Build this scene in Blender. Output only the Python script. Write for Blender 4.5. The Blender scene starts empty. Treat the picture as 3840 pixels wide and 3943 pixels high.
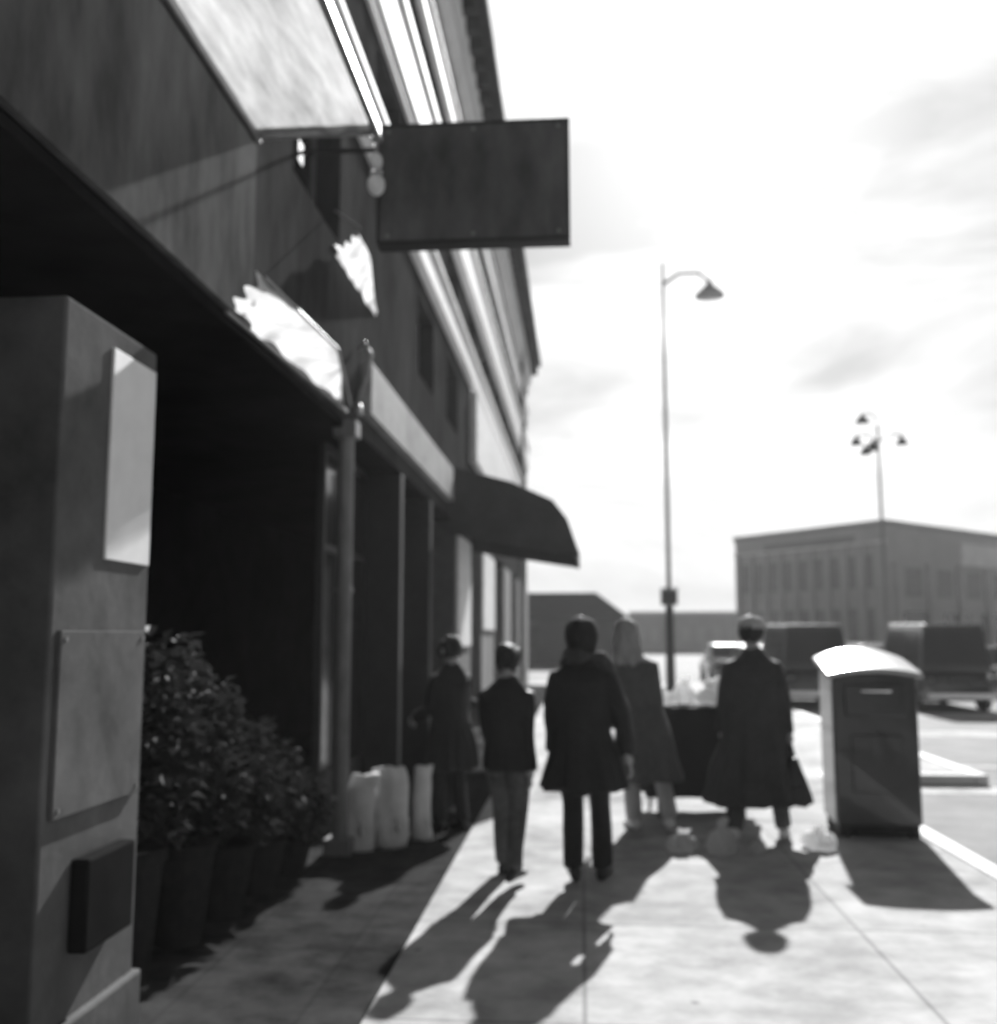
import bpy, bmesh, math, random
from mathutils import Vector, Matrix, noise
random.seed(7)
R = math.radians
S = bpy.context.scene
COL = S.collection

# ---------------------------------------------------------------- camera
cam = bpy.data.cameras.new('camera'); camo = bpy.data.objects.new('camera', cam); COL.objects.link(camo)
cam.sensor_fit = 'HORIZONTAL'; cam.sensor_width = 36; cam.lens = 37.06
cam.clip_start = 0.05; cam.clip_end = 2500
camo.location = (0, 0, 1.6)
camo.rotation_euler = (R(90 + 6.9), 0, R(4.58))
cam.dof.use_dof = True; cam.dof.focus_distance = 1.7; cam.dof.aperture_fstop = 2.8   # soft single-element toy-camera focus
S.camera = camo
# ---------------------------------------------------------------- light
SUN_EL, SUN_AZ = 31.5, 8.5          # azimuth to the right of the street direction (+Y)
w = bpy.data.worlds.new('World'); S.world = w; w.use_nodes = True
nt = w.node_tree; N = nt.nodes; L = nt.links; N.clear()
out = N.new('ShaderNodeOutputWorld'); bg = N.new('ShaderNodeBackground')
sky = N.new('ShaderNodeTexSky'); sky.sky_type = 'NISHITA'; sky.sun_disc = False
sky.sun_elevation = R(SUN_EL); sky.sun_rotation = R(SUN_AZ); sky.air_density = 1.0; sky.dust_density = 2.0
bw = N.new('ShaderNodeRGBToBW'); L.new(sky.outputs[0], bw.inputs[0])
tc = N.new('ShaderNodeTexCoord'); mp = N.new('ShaderNodeMapping')
mp.inputs['Scale'].default_value = (1.0, 1.0, 4.2); mp.inputs['Rotation'].default_value = (0.0, R(-24), 0)
L.new(tc.outputs['Generated'], mp.inputs[0])
nz = N.new('ShaderNodeTexNoise'); nz.inputs['Scale'].default_value = 2.2; nz.inputs['Detail'].default_value = 6
nz.inputs['Roughness'].default_value = 0.55; nz.inputs['Distortion'].default_value = 0.5
L.new(mp.outputs[0], nz.inputs['Vector'])
rmp = N.new('ShaderNodeMapRange'); rmp.inputs[1].default_value = 0.38; rmp.inputs[2].default_value = 0.66
rmp.inputs[3].default_value = 0.38; rmp.inputs[4].default_value = 0.76
L.new(nz.outputs['Fac'], rmp.inputs[0])
# thin overcast veil: adds an even grey to the clear-sky value, clouds modulate both
veil = N.new('ShaderNodeMath'); veil.operation = 'ADD'; veil.inputs[1].default_value = 1.5
L.new(bw.outputs[0], veil.inputs[0])
mul = N.new('ShaderNodeMath'); mul.operation = 'MULTIPLY'
L.new(veil.outputs[0], mul.inputs[0]); L.new(rmp.outputs[0], mul.inputs[1])
L.new(mul.outputs[0], bg.inputs['Color']); bg.inputs['Strength'].default_value = 0.05
L.new(bg.outputs[0], out.inputs['Surface'])
sd = bpy.data.lights.new('sun', 'SUN'); sd.energy = 5.0; sd.angle = R(0.9); sd.color = (1, 1, 1)
so = bpy.data.objects.new('sun', sd); COL.objects.link(so)
dirsun = Vector((math.sin(R(SUN_AZ)) * math.cos(R(SUN_EL)), math.cos(R(SUN_AZ)) * math.cos(R(SUN_EL)), math.sin(R(SUN_EL))))
so.rotation_euler = dirsun.to_track_quat('Z', 'Y').to_euler()
S.view_settings.view_transform = 'Standard'; S.view_settings.look = 'None'
S.view_settings.gamma = 1; S.view_settings.use_curve_mapping = False
S.view_settings.exposure = 0.85
S.render.engine = 'CYCLES'

# ---------------------------------------------------------------- materials
MATS = {}
def mat(name, v, rough=0.7, var=0.15, scale=8.0, bump=0.0, metal=0.0, spec=0.5, transl=0.0, stretch=(1, 1, 1), coat=0.0, streak=0.0):
    if name in MATS: return MATS[name]
    m = bpy.data.materials.new(name); m.use_nodes = True
    t = m.node_tree; n = t.nodes; l = t.links
    b = n['Principled BSDF']; b.inputs['Roughness'].default_value = rough; b.inputs['Metallic'].default_value = metal
    b.inputs['Specular IOR Level'].default_value = spec; b.inputs['Coat Weight'].default_value = coat
    c = n.new('ShaderNodeTexCoord'); mm = n.new('ShaderNodeMapping'); mm.inputs['Scale'].default_value = stretch
    l.new(c.outputs['Object'], mm.inputs[0])
    z = n.new('ShaderNodeTexNoise'); z.inputs['Scale'].default_value = scale; z.inputs['Detail'].default_value = 8; z.inputs['Roughness'].default_value = .62
    l.new(mm.outputs[0], z.inputs['Vector'])
    z2 = n.new('ShaderNodeTexNoise'); z2.inputs['Scale'].default_value = scale * .17; z2.inputs['Detail'].default_value = 5
    l.new(mm.outputs[0], z2.inputs['Vector'])
    av = n.new('ShaderNodeMath'); av.operation = 'ADD'; l.new(z.outputs['Fac'], av.inputs[0]); l.new(z2.outputs['Fac'], av.inputs[1])
    r = n.new('ShaderNodeMapRange'); r.inputs[1].default_value = .65; r.inputs[2].default_value = 1.35
    r.inputs[3].default_value = v * (1 - var * 1.6); r.inputs[4].default_value = min(.9, v * (1 + var * 1.6))
    l.new(av.outputs[0], r.inputs[0]); l.new(r.outputs[0], b.inputs['Base Color'])
    if bump:
        bp = n.new('ShaderNodeBump'); bp.inputs['Strength'].default_value = bump; bp.inputs['Distance'].default_value = .02
        l.new(z.outputs['Fac'], bp.inputs['Height']); l.new(bp.outputs[0], b.inputs['Normal'])
    if transl:
        tr = n.new('ShaderNodeBsdfTranslucent'); l.new(r.outputs[0], tr.inputs['Color'])
        mx = n.new('ShaderNodeMixShader'); mx.inputs[0].default_value = transl
        l.new(b.outputs[0], mx.inputs[1]); l.new(tr.outputs[0], mx.inputs[2])
        l.new(mx.outputs[0], n['Material Output'].inputs['Surface'])
    MATS[name] = m; return m

PAVE = mat('pale_concrete', .41, .85, .3, 4, .35, spec=.12)
ROADM = mat('worn_concrete_road', .17, .8, .3, 2, .35, spec=.15)
SHADEPAVE = mat('shade_toned_paving', .042, .9, .45, 5, .3, spec=0)  # paving darkened: the shopfront shade is put into its colour
KERB = mat('kerb_stone', .62, .7, .1, 12, .2)
GROUND = mat('open_ground', .14, .9, .25, .4, spec=.1)
DARKW = mat('dark_wall_paint', .065, .9, .3, 6, .3, spec=0, stretch=(1, 1, .35))
PIERM = mat('grey_plaster', .13, .85, .35, 3, .4, spec=0)
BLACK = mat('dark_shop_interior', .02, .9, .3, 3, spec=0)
WHITE = mat('white_stone', .78, .7, .12, 7, .3, stretch=(1, .4, 1))
SIGNG = mat('grey_enamel', .12, .8, .4, 4, .3, spec=0, stretch=(1, 1, .4))
METAL = mat('grey_metal', .25, .45, .15, 20, metal=.4)
DMETAL = mat('dark_metal', .03, .6, .2, 20, spec=.3)
CANVAS = mat('white_canvas', .82, .8, .06, 9, .25, transl=.8)
CANVASW = mat('streaked_canvas', .6, .8, .3, 7, .25, transl=.62, stretch=(3, .5, 1))
AWN = mat('dark_awning_metal', .05, .6, .25, 14, .3)
GLASSD = mat('dark_glass', .02, .12, .1, 3)
PAPER = mat('white_paper', .82, .7, .06, 8)
POSTM = mat('post_paint', .20, .5, .25, 12, .2, stretch=(1, 1, .4))
MAILM = mat('mailbox_paint', .06, .28, .12, 12, .05, coat=.5)
BLDG = mat('far_brown_wall', .42, .8, .15, .35, 0, stretch=(1, 1, 1))
BLDG2 = mat('far_low_wall', .2, .8, .15, .35)
ROOFD = mat('dark_shingle', .02, .95, .25, 2, spec=0)
SKIN = mat('skin', .38, .55, .06, 20)
LIPS = mat('lips', .2, .5, .05, 20)
EYE = mat('eye_white', .5, .3, .02, 20)
COATD = mat('black_wool', .018, .9, .25, 30, .5)
COATG = mat('grey_wool', .05, .9, .2, 30, .5)
COATM = mat('mid_grey_cloth', .09, .9, .2, 25, .4)
JEANS = mat('faded_denim', .10, .9, .35, 25, .5)
PALE = mat('pale_cloth', .45, .9, .12, 25, .4)
SHOEW = mat('white_leather', .75, .5, .08, 20)
SHOED = mat('black_leather', .02, .4, .1, 20)
HAIRL = mat('light_hair', .35, .5, .35, 40, .6, stretch=(4, 4, .5))
HAIRD = mat('dark_hair', .02, .5, .3, 40, .6, stretch=(4, 4, .5))
CAPM = mat('light_cap', .5, .85, .1, 25, .3)
TYRE = mat('rubber', .02, .8, .1, 20)
CHROME = mat('chrome', .7, .15, .03, 10, metal=1)
LEAF = mat('leaf', .028, .8, .3, 30, .2, transl=.3)
FLOW = mat('pale_petals', .14, .7, .3, 30)
POTM = mat('dark_pot', .035, .9, .2, 12, spec=0)
LINE = mat('road_paint', .38, .8, .45, 5, spec=.2)
LAMPM = mat('lamp_shade_metal', .45, .5, .1, 10)
GLOBE = mat('milk_glass', .8, .2, .02, 5, transl=.3)
SACK = mat('pale_sack_paper', .6, .8, .12, 9, .4)

def add_joints(m, w_, h_, k):
    t = m.node_tree; n = t.nodes; l = t.links; b = n['Principled BSDF']
    src = b.inputs['Base Color'].links[0].from_socket
    c = n.new('ShaderNodeTexCoord'); br = n.new('ShaderNodeTexBrick'); br.offset = 0; br.inputs['Scale'].default_value = 1
    br.inputs['Brick Width'].default_value = w_; br.inputs['Row Height'].default_value = h_; br.inputs['Mortar Size'].default_value = .012
    br.inputs['Color1'].default_value = (1, 1, 1, 1); br.inputs['Color2'].default_value = (.86, .86, .86, 1); br.inputs['Mortar'].default_value = (k, k, k, 1)
    l.new(c.outputs['Object'], br.inputs['Vector'])
    vo = n.new('ShaderNodeTexVoronoi'); vo.inputs['Scale'].default_value = 2.3; l.new(c.outputs['Object'], vo.inputs['Vector'])
    mr = n.new('ShaderNodeMapRange'); mr.inputs[1].default_value = .03; mr.inputs[2].default_value = .06; mr.inputs[3].default_value = .55; mr.inputs[4].default_value = 1
    l.new(vo.outputs['Distance'], mr.inputs[0])
    m1 = n.new('ShaderNodeMixRGB'); m1.blend_type = 'MULTIPLY'; m1.inputs[0].default_value = 1; l.new(src, m1.inputs[1]); l.new(br.outputs['Color'], m1.inputs[2])
    m2 = n.new('ShaderNodeMixRGB'); m2.blend_type = 'MULTIPLY'; m2.inputs[0].default_value = 1; l.new(m1.outputs[0], m2.inputs[1]); l.new(mr.outputs[0], m2.inputs[2])
    l.new(m2.outputs[0], b.inputs['Base Color'])
add_joints(PAVE, 1.5, 1.5, .62); add_joints(SHADEPAVE, .6, .6, .75)
# ---------------------------------------------------------------- mesh helpers
class MB:
    def __init__(s): s.v = []; s.f = []
    def add(s, vs, fs):
        o = len(s.v); s.v += [tuple(v) for v in vs]; s.f += [tuple(i + o for i in f) for f in fs]
    def box(s, x0, x1, y0, y1, z0, z1, M=None):
        vs = [Vector(p) for p in ((x0,y0,z0),(x1,y0,z0),(x1,y1,z0),(x0,y1,z0),(x0,y0,z1),(x1,y0,z1),(x1,y1,z1),(x0,y1,z1))]
        if M: vs = [M @ v for v in vs]
        s.add(vs, [(0,3,2,1),(4,5,6,7),(0,1,5,4),(1,2,6,5),(2,3,7,6),(3,0,4,7)]); return s
    def loft(s, rings, caps=True, closed=True):
        n = len(rings[0]); vs = [p for r in rings for p in r]; fs = []
        for i in range(len(rings) - 1):
            for j in range(n if closed else n - 1):
                k = (j + 1) % n
                fs.append((i*n+j, i*n+k, (i+1)*n+k, (i+1)*n+j))
        if caps and closed: fs.append(tuple(range(n))[::-1]); fs.append(tuple((len(rings)-1)*n + j for j in range(n)))
        s.add(vs, fs); return s
    def tube(s, pts, rad, n=12, caps=True):
        pts = [Vector(p) for p in pts]; rings = []
        if not isinstance(rad, (list, tuple)): rad = [rad] * len(pts)
        for i, p in enumerate(pts):
            d = (pts[min(i+1, len(pts)-1)] - pts[max(i-1, 0)]).normalized()
            a = Vector((1, 0, 0)) if abs(d.x) < .8 else Vector((0, 1, 0))
            u = d.cross(a).normalized(); v = d.cross(u)
            rings.append([p + (u*math.cos(2*math.pi*k/n) + v*math.sin(2*math.pi*k/n)) * rad[i] for k in range(n)])
        return s.loft(rings, caps)
    def ell(s, c, r, nu=14, nv=9):
        c = Vector(c); rings = []
        for i in range(nv + 1):
            th = math.pi * (i / nv) * .998 + .003
            rings.append([c + Vector((r[0]*math.sin(th)*math.cos(2*math.pi*k/nu), r[1]*math.sin(th)*math.sin(2*math.pi*k/nu), -r[2]*math.cos(th))) for k in range(nu)])
        return s.loft(rings)
    def ringz(s, spec, n=16, caps=True):     # spec: (cx, cy, z, rx, ry)
        return s.loft([[Vector((cx + rx*math.cos(2*math.pi*k/n), cy + ry*math.sin(2*math.pi*k/n), z)) for k in range(n)] for cx, cy, z, rx, ry in spec], caps)
    def build(s, name, m, parent=None, smooth=False, bevel=0, loc=None):
        me = bpy.data.meshes.new(name); me.from_pydata(s.v, [], s.f); me.validate()
        bm = bmesh.new(); bm.from_mesh(me); bmesh.ops.recalc_face_normals(bm, faces=bm.faces); bm.to_mesh(me); bm.free()
        me.materials.append(m)
        if smooth: me.polygons.foreach_set('use_smooth', [True] * len(me.polygons))
        o = bpy.data.objects.new(name, me); COL.objects.link(o)
        if parent: o.parent = parent
        if loc: o.location = loc
        if bevel:
            b = o.modifiers.new('bevel', 'BEVEL'); b.width = bevel; b.segments = 2; b.limit_method = 'ANGLE'
        return o

def tag(o, label=None, cat=None, group=None, kind=None):
    if label: o['label'] = label
    if cat: o['category'] = cat
    if group: o['group'] = group
    if kind: o['kind'] = kind
    return o
def thing(name, label, cat, loc=(0, 0, 0), rz=0, group=None):
    o = bpy.data.objects.new(name, None); COL.objects.link(o); o.location = loc; o.rotation_euler = (0, 0, rz)
    o.empty_display_size = .2
    return tag(o, label, cat, group)
def copy_tree(o, parent=None):
    c = o.copy(); COL.objects.link(c); c.parent = parent
    for ch in [x for x in o.children]: copy_tree(ch, c)
    return c
def evaluated(o, name, m, parent):
    dg = bpy.context.evaluated_depsgraph_get(); dg.update()
    me = bpy.data.meshes.new_from_object(o.evaluated_get(dg))
    me.name = name; me.materials.clear(); me.materials.append(m)
    me.polygons.foreach_set('use_smooth', [True] * len(me.polygons))
    od = o.data; bpy.data.objects.remove(o); bpy.data.meshes.remove(od)
    n = bpy.data.objects.new(name, me); COL.objects.link(n); n.parent = parent; return n
def remeshed(mb, name, m, parent, vox=.016, smooth=6, wr=0.0, wrs=6.0):
    o = mb.build('tmp', m)
    r = o.modifiers.new('r', 'REMESH'); r.mode = 'VOXEL'; r.voxel_size = vox
    sm = o.modifiers.new('s', 'SMOOTH'); sm.iterations = smooth; sm.factor = .5
    n = evaluated(o, name, m, parent)
    if wr:
        for v in n.data.vertices:
            p = Vector((v.co.x * wrs, v.co.y * wrs, v.co.z * wrs * .35))
            v.co += v.normal * wr * noise.noise(p) 
    return n

# ================================================================= SETTING
def struct(o): o['kind'] = 'structure'; return o
struct(MB().box(-600, 600, -300, 1200, -.6, -.14).build('ground', GROUND))
struct(MB().box(-12, 2.72, -12, 37, -.137, 0).box(2.721, 2.8805, 12.61, 37, -.137, -.0005).build('pavement', PAVE, bevel=.0))
struct(MB().box(2.88, 13.0, -40, 400, -.139, -.12).build('road', ROADM))
struct(MB().box(2.881, 4.5, 12.66, 37, -.1195, -.0).build('pavement_extension', PAVE))
struct(MB().box(4.503, 4.66, 12.5, 37, -.1195, .012).build('kerb', KERB, bevel=.015)); struct(MB().box(2.881, 4.5, 12.5, 12.657, -.1195, .012).build('kerb', KERB, bevel=.015))
kb = struct(MB().box(2.724, 2.878, -12, 12.6, -.138, .012).build('kerb', KERB, bevel=.015))
struct(MB().box(13.004, 19, -40, 58, -.138, .0).build('far_pavement', PAVE))
struct(MB().box(-4.59, -.93, -5.9, 34.2, .001, .006).build('shopfront_shade_strip', SHADEPAVE))  # dark strip laid over the pavement in place of cast shade
struct(MB().box(-30, 2.876, 37.01, 400, -.1385, -.1205).build('side_road', ROADM))
# transverse painted lines on the road
for y0, y1, x1 in ((11.9, 12.45, 12.6), (14.2, 14.5, 12.6), (18.6, 19.6, 12.6), (22.6, 24.2, 12.6)):
    struct(MB().box(3.3 if y1 < 12.5 else 4.9, x1, y0, y1, -.1195, -.1155).build('road_marking', LINE))

# ================================================================= LEFT BUILDING
FX = -1.8
B = thing('street_building', 'tall dark building with pale stone bands running along the whole left side of the pavement', 'building', (FX, 0, 0))
def P(name, m, mb, **k):
    o = mb.build(name, m, B, **k); o.location = (-FX, 0, 0); return o
Y0, Y1 = -6.0, 34.3
def wall_grid(x, y0, y1, z0, z1, holes, depth):
    mb = MB(); ys = sorted({y0, y1, *[h[0] for h in holes], *[h[1] for h in holes]}); zs = sorted({z0, z1, *[h[2] for h in holes], *[h[3] for h in holes]})
    for a, b in zip(ys, ys[1:]):
        for c, d in zip(zs, zs[1:]):
            my, mz = (a+b)/2, (c+d)/2
            if any(h[0] < my < h[1] and h[2] < mz < h[3] for h in holes): continue
            mb.add([(x,a,c),(x,b,c),(x,b,d),(x,a,d)], [(0,1,2,3)])
    for a, b, c, d in holes:
        X = x - depth
        mb.add([(x,a,c),(x,b,c),(x,b,d),(x,a,d),(X,a,c),(X,b,c),(X,b,d),(X,a,d)], [(0,1,5,4),(1,2,6,5),(2,3,7,6),(3,0,4,7)])
    return mb
rows = [(4.55, 5.45), (6.3, 6.95), (8.05, 8.65), (9.2, 9.7)]
holes = []
for za, zb in rows:
    y = 6.1
    while y < 33:
        if not (za < 5 and (7.0 < y < 8.7 or 16.5 < y + 1.2 and y < 26.5)): holes.append((y, y + 1.25, za, zb))
        y += 2.5
mbw = wall_grid(FX, Y0, Y1, 3.25, 10.9, holes, .28)
mbw.add([(FX,Y1,3.25),(-11,Y1,3.25),(-11,Y1,10.9),(FX,Y1,10.9)], [(0,1,2,3)])
mbw.add([(FX,Y0,3.25),(-11,Y0,3.25),(-11,Y0,10.9),(FX,Y0,10.9)], [(0,1,2,3)])
mbw.add([(-11,Y0,0),(-11,Y1,0),(-11,Y1,10.9),(-11,Y0,10.9)], [(0,1,2,3)])
P('upper_wall', DARKW, mbw)
P('roof', ROOFD, MB().box(-11, FX - .02, Y0, Y1, 10.7, 10.85))
# windows
wf = None
for (a, b, c, d) in holes:
    if wf is None:
        m1 = MB(); W, H = b - a, 0.0
    def frame(W, H):
        m = MB(); t = .06
        m.box(-.03, .03, 0, W, 0, t); m.box(-.03, .03, 0, W, H - t, H); m.box(-.03, .03, 0, t, t, H - t); m.box(-.03, .03, W - t, W, t, H - t)
        m.box(-.025, .025, W/2 - .02, W/2 + .02, t, H - t); return m
    o = frame(b - a - .004, d - c - .004).build('window', METAL, B); o.location = (-.22, a + .002, c + .002)
    p = MB().box(-.006, .006, .05, b - a - .05, .05, d - c - .05).build('pane', GLASSD, o)
    wf = o
# pale bands (mouldings stepped)
def band(z0, z1, pr=.07, ya=Y0, yb=Y1, m=WHITE, name='belt_course'):
    mb = MB(); h = z1 - z0
    mb.box(FX, FX + pr, ya, yb, z0 + h*.18, z1 - h*.14)
    mb.box(FX, FX + pr + .04, ya, yb + .03, z1 - h*.14 + .0005, z1)
    mb.box(FX, FX + pr*.55, ya, yb, z0, z0 + h*.18 - .0005)
    return P(name, m, mb, bevel=.006)
band(5.68, 6.22); band(7.05, 7.95, .08); band(8.72, 9.15, .07); band(9.75, 10.12, .09)
P('frieze', WHITE, MB().box(FX, FX + .2, Y0, Y1 + .05, 10.2, 10.62))
P('cornice', DARKW, MB().box(FX, FX + .33, Y0, Y1 + .1, 10.625, 10.78).box(FX, FX + .5, Y0, Y1 + .2, 10.785, 11.0).box(FX, FX + .1, Y0, Y1, 11.002, 11.35), bevel=.01)
for k in range(60):
    y = 5 + k * .5
    if y < Y1: P('modillion', DARKW, MB().box(FX + .2, FX + .4, y, y + .18, 10.42, 10.62)) if k % 1 == 0 else None
# ground storey
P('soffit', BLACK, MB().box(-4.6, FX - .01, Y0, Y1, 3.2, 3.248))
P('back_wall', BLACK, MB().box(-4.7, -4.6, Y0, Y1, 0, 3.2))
pier = P('pier', PIERM, MB().box(-2.35, FX, 3.38, 4.16, 0, 2.8).box(-2.35, FX + .03, 3.36, 4.18, 0, .28), bevel=.012)
P('pier', PIERM, MB().box(-2.35, FX, -1.5, .2, 0, 3.2), bevel=.012)
for yy in (3.45, 4.07):
    for zz in (1.01, 1.59): P('screw', METAL, MB().tube([(FX + .02, yy, zz), (FX + .026, yy, zz)], .009, 8))
P('poster', PAPER, MB().box(FX, FX + .012, 3.74, 4.13, 1.89, 2.71), bevel=.002)
P('wall_panel', PIERM, MB().box(FX, FX + .02, 3.42, 4.10, .98, 1.62), bevel=.004)
P('meter_box', BLACK, MB().box(FX, FX + .07, 3.6, 3.98, .5, .82), bevel=.01)
P('signboard_band', SIGNG, MB().box(FX, FX + .03, Y0, 5.3, 3.26, 4.3), bevel=.004)
P('fascia_board', mat('grey_fascia', .3, .6, .25, 8), MB().box(FX, FX + .09, 8.2, 13.7, 3.42, 3.86), bevel=.006)
G2_ = mat('dull_paper', .3, .85, .1, 6)
# storefront beyond the post
for ya, yb in ((8.2, 9.9), (10.1, 11.9), (12.1, 13.9), (16.6, 18.1), (21.0, 23.4), (26.2, 28.2)):
    sf = MB(); t = .07; X = FX - .35
    sf.box(X, X+.06, ya, yb, 0, .5); sf.box(X, X+.06, ya, yb, 3.12, 3.2); sf.box(X, X+.06, ya, ya+t, .5, 3.12); sf.box(X, X+.06, yb-t, yb, .5, 3.12)
    sf.box(X, X+.06, ya+t, yb-t, 2.3, 2.36)
    o = P('shop_window', DMETAL, sf)
    g = MB().box(X + .02, X + .035, ya + t, yb - t, .5, 2.3).box(X + .02, X + .035, ya + t, yb - t, 2.36, 3.12).build('pane', GLASSD, o)
P('window_poster', G2_, MB().box(FX - .30, FX - .295, 10.5, 11.3, 1.75, 2.28))
P('window_poster', G2_, MB().box(FX - .30, FX - .295, 12.5, 13.2, 1.3, 2.28))
def pil(ya, yb, m, z0=0, z1=3.2, pr=.04): return P('pilaster', m, MB().box(FX - .4, FX + pr, ya, yb, z0, z1), bevel=.01)
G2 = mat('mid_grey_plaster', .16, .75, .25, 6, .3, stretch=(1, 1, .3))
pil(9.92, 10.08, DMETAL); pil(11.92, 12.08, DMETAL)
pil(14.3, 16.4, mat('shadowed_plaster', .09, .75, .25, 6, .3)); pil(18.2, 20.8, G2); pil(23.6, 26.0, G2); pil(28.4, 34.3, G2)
P('white_panel', WHITE, MB().box(FX + .04, FX + .07, 14.5, 16.2, 1.45, 3.05), bevel=.004)
P('white_panel', WHITE, MB().box(FX + .04, FX + .07, 18.3, 20.7, 1.72, 3.1), bevel=.004)
P('signboard', WHITE, MB().box(FX, FX + .12, 16.5, 26.3, 4.45, 5.6), bevel=.01)
P('downpipe', METAL, MB().tube([(FX + .1, 30.2, .1), (FX + .1, 30.2, 10.4)], .06, 10))
# post
P('post', POSTM, MB().tube([(FX, 7.72, 0), (FX, 7.72, 3.25)], .06, 16).box(FX-.1, FX+.1, 7.62, 7.82, 0, .12).box(FX-.09, FX+.09, 7.63, 7.81, 3.13, 3.25).tube([(FX,7.72,1.93),(FX,7.72,1.97)], .07, 16), bevel=.004)

# ---- translucent flat canopy high up
def sheet(name, m, fn, nu, nv, parent=None, thick=.004):
    mb = MB(); vs = [fn(i/nu, j/nv) for i in range(nu+1) for j in range(nv+1)]
    mb.add(vs, [(i*(nv+1)+j, (i+1)*(nv+1)+j, (i+1)*(nv+1)+j+1, i*(nv+1)+j+1) for i in range(nu) for j in range(nv)])
    o = mb.build(name, m, parent, smooth=True)
    return o
C1 = thing('canopy', 'pale streaked translucent canopy high on the left building, top of the photo', 'canopy', (0, 0, 0))
def f1(u, v):
    y = 2.2 + u * 3.13; x = -1.77 + v * .63
    return (x, y, 4.4 + .03 * noise.noise(Vector((x*9, y*1.2, 0))) + .015*noise.noise(Vector((x*25, y*2, 3))))
sheet('canopy_sheet', CANVASW, f1, 50, 24, C1)
fr = MB(); fr.box(-1.13, -1.09, 2.2, 5.37, 4.37, 4.44); fr.box(-1.77, -1.13, 5.335, 5.37, 4.375, 4.435); fr.box(-1.795, -1.77, 2.2, 5.37, 4.36, 4.45)
fr.build('frame', METAL, C1, bevel=.004)
for yy in (2.3, 2.9): MB().box(-1.77, -1.13, yy, yy+.03, 4.43, 4.46).build('rib', METAL, C1)
LN = thing('hanging_lamp', 'small white two-lobed lamp hanging from the corner of the high canopy', 'lamp', (-1.11, 5.36, 4.36))
MB().tube([(0,0,0),(0,0,-.1)], .01, 8).build('rod', METAL, LN)
MB().tube([(0,0,0),(0,0,-.02)], .03, 10).build('ceiling_plate', METAL, LN)
MB().ell((0,0,-.14), (.035,.035,.05)).build('upper_globe', GLOBE, LN, smooth=True)
MB().ringz([(0,0,-.19,.012,.012),(0,0,-.2,.04,.04),(0,0,-.22,.045,.045)]).build('collar', CHROME, LN)
MB().ell((0,0,-.275), (.05,.05,.062)).build('lower_globe', GLOBE, LN, smooth=True)

# ---- low white awning, crumpled
A1 = thing('white_awning', 'crumpled bright white canvas awning over the dark opening beside the grey post', 'awning', (0, 0, 0))
def f2(u, v):
    # inner edge along the wall, outer edge shorter: tapers to the post head
    yi = 5.0 + u * 2.65; yo = 4.4 + u * 2.1
    xo = -1.44 - .0 * u
    if u > .72: xo = -1.44 - (u - .72) / .28 * .33; yo = yo + (u-.72)/.28 * .95
    x = -1.79 + (xo + 1.79) * v; y = yi + (yo - yi) * v
    z = 3.27 + .08*u - .05 * v * (1 - u) + .03*v*u
    if u < .06: y += .06 * math.sin(v * 17)
    return (x, y, z + .05 * noise.noise(Vector((x*5, y*3.2, 1))) + .006*noise.noise(Vector((x*16, y*8, 2))))
sheet('awning_cloth', CANVAS, f2, 60, 20, A1)
MB().tube([(-1.79, 4.95, 3.245), (-1.79, 7.66, 3.32)], .012, 8).build('rail', METAL, A1)
MB().tube([(-1.44, 4.45, 3.24), (-1.44, 5.9, 3.31), (-1.75, 7.62, 3.36)], .01, 8).build('front_rod', METAL, A1)
# ---- small flat scrap of awning
BN = thing('cloth_awning', 'small torn white cloth awning on the dark wall just below left of the big sign', 'awning', (0,0,0))
def f3(u, v):
    y = 7.2 + u * 1.48; xo = -1.545 + .0*u - max(0, u - .22) / .78 * .235
    if u < .05: y += .05*math.sin(v*22)
    x = -1.79 + (xo + 1.79) * v; y2 = y - .32 * v * (1 - u)
    return (x, y2, 4.41 + .03 * noise.noise(Vector((x*9, y*5, 4))) + .02*v)
sheet('cloth', CANVAS, f3, 40, 14, BN)
MB().tube([(-1.785, 7.15, 4.46), (-1.785, 8.72, 4.46)], .01, 8).build('rail', METAL, BN)
MB().tube([(-1.8, 7.2, 4.75), (-1.55, 6.95, 4.5)], .006, 6).build('stay', METAL, BN)
# ---- curved wall bracket above the fascia
bk = MB().tube([(FX+.02, 7.95, 3.45), (FX+.1, 7.95, 3.7), (FX+.13, 7.95, 3.86), (FX+.08, 7.95, 3.95), (FX+.03, 7.95, 3.9)], .022, 10).tube([(FX,7.95,3.4),(FX+.06,7.95,3.4)], .05, 12)
tag(bk.build('wall_bracket', METAL, None, smooth=True), 'small curved metal bracket on the wall above the grey post', 'bracket')

# ---- projecting sign
SG = thing('projecting_sign', 'large blank dark rectangular sign projecting from the left building over the pavement', 'sign', (-1.27, 6.23, 4.06)); SG.scale = (.7, .7, .7)
MB().box(.02, 1.73, -.09, .09, .03, 1.12).build('sign_box', SIGNG, SG, bevel=.012)
fm = MB(); fm.box(.0, 1.75, -.1, .1, 0, .03); fm.box(.0, 1.75, -.1, .1, 1.12, 1.14); fm.box(0, .02, -.1, .1, .03, 1.12); fm.box(1.73, 1.75, -.1, .1, .03, 1.12)
fm.build('sign_frame', DMETAL, SG, bevel=.004)
for bx in (.1, .88, 1.65):
    for bz in (.08, 1.07): MB().tube([(bx, -.098, bz), (bx, -.088, bz)], .018, 8).build('bolt', METAL, SG)
MB().tube([(-.74, .0, .95), (0, 0, .95)], .022, 8).build('arm', DMETAL, SG)
MB().box(-.755, -.742, -.08, .08, .85, 1.05).build('mounting_plate', DMETAL, SG)

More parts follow.
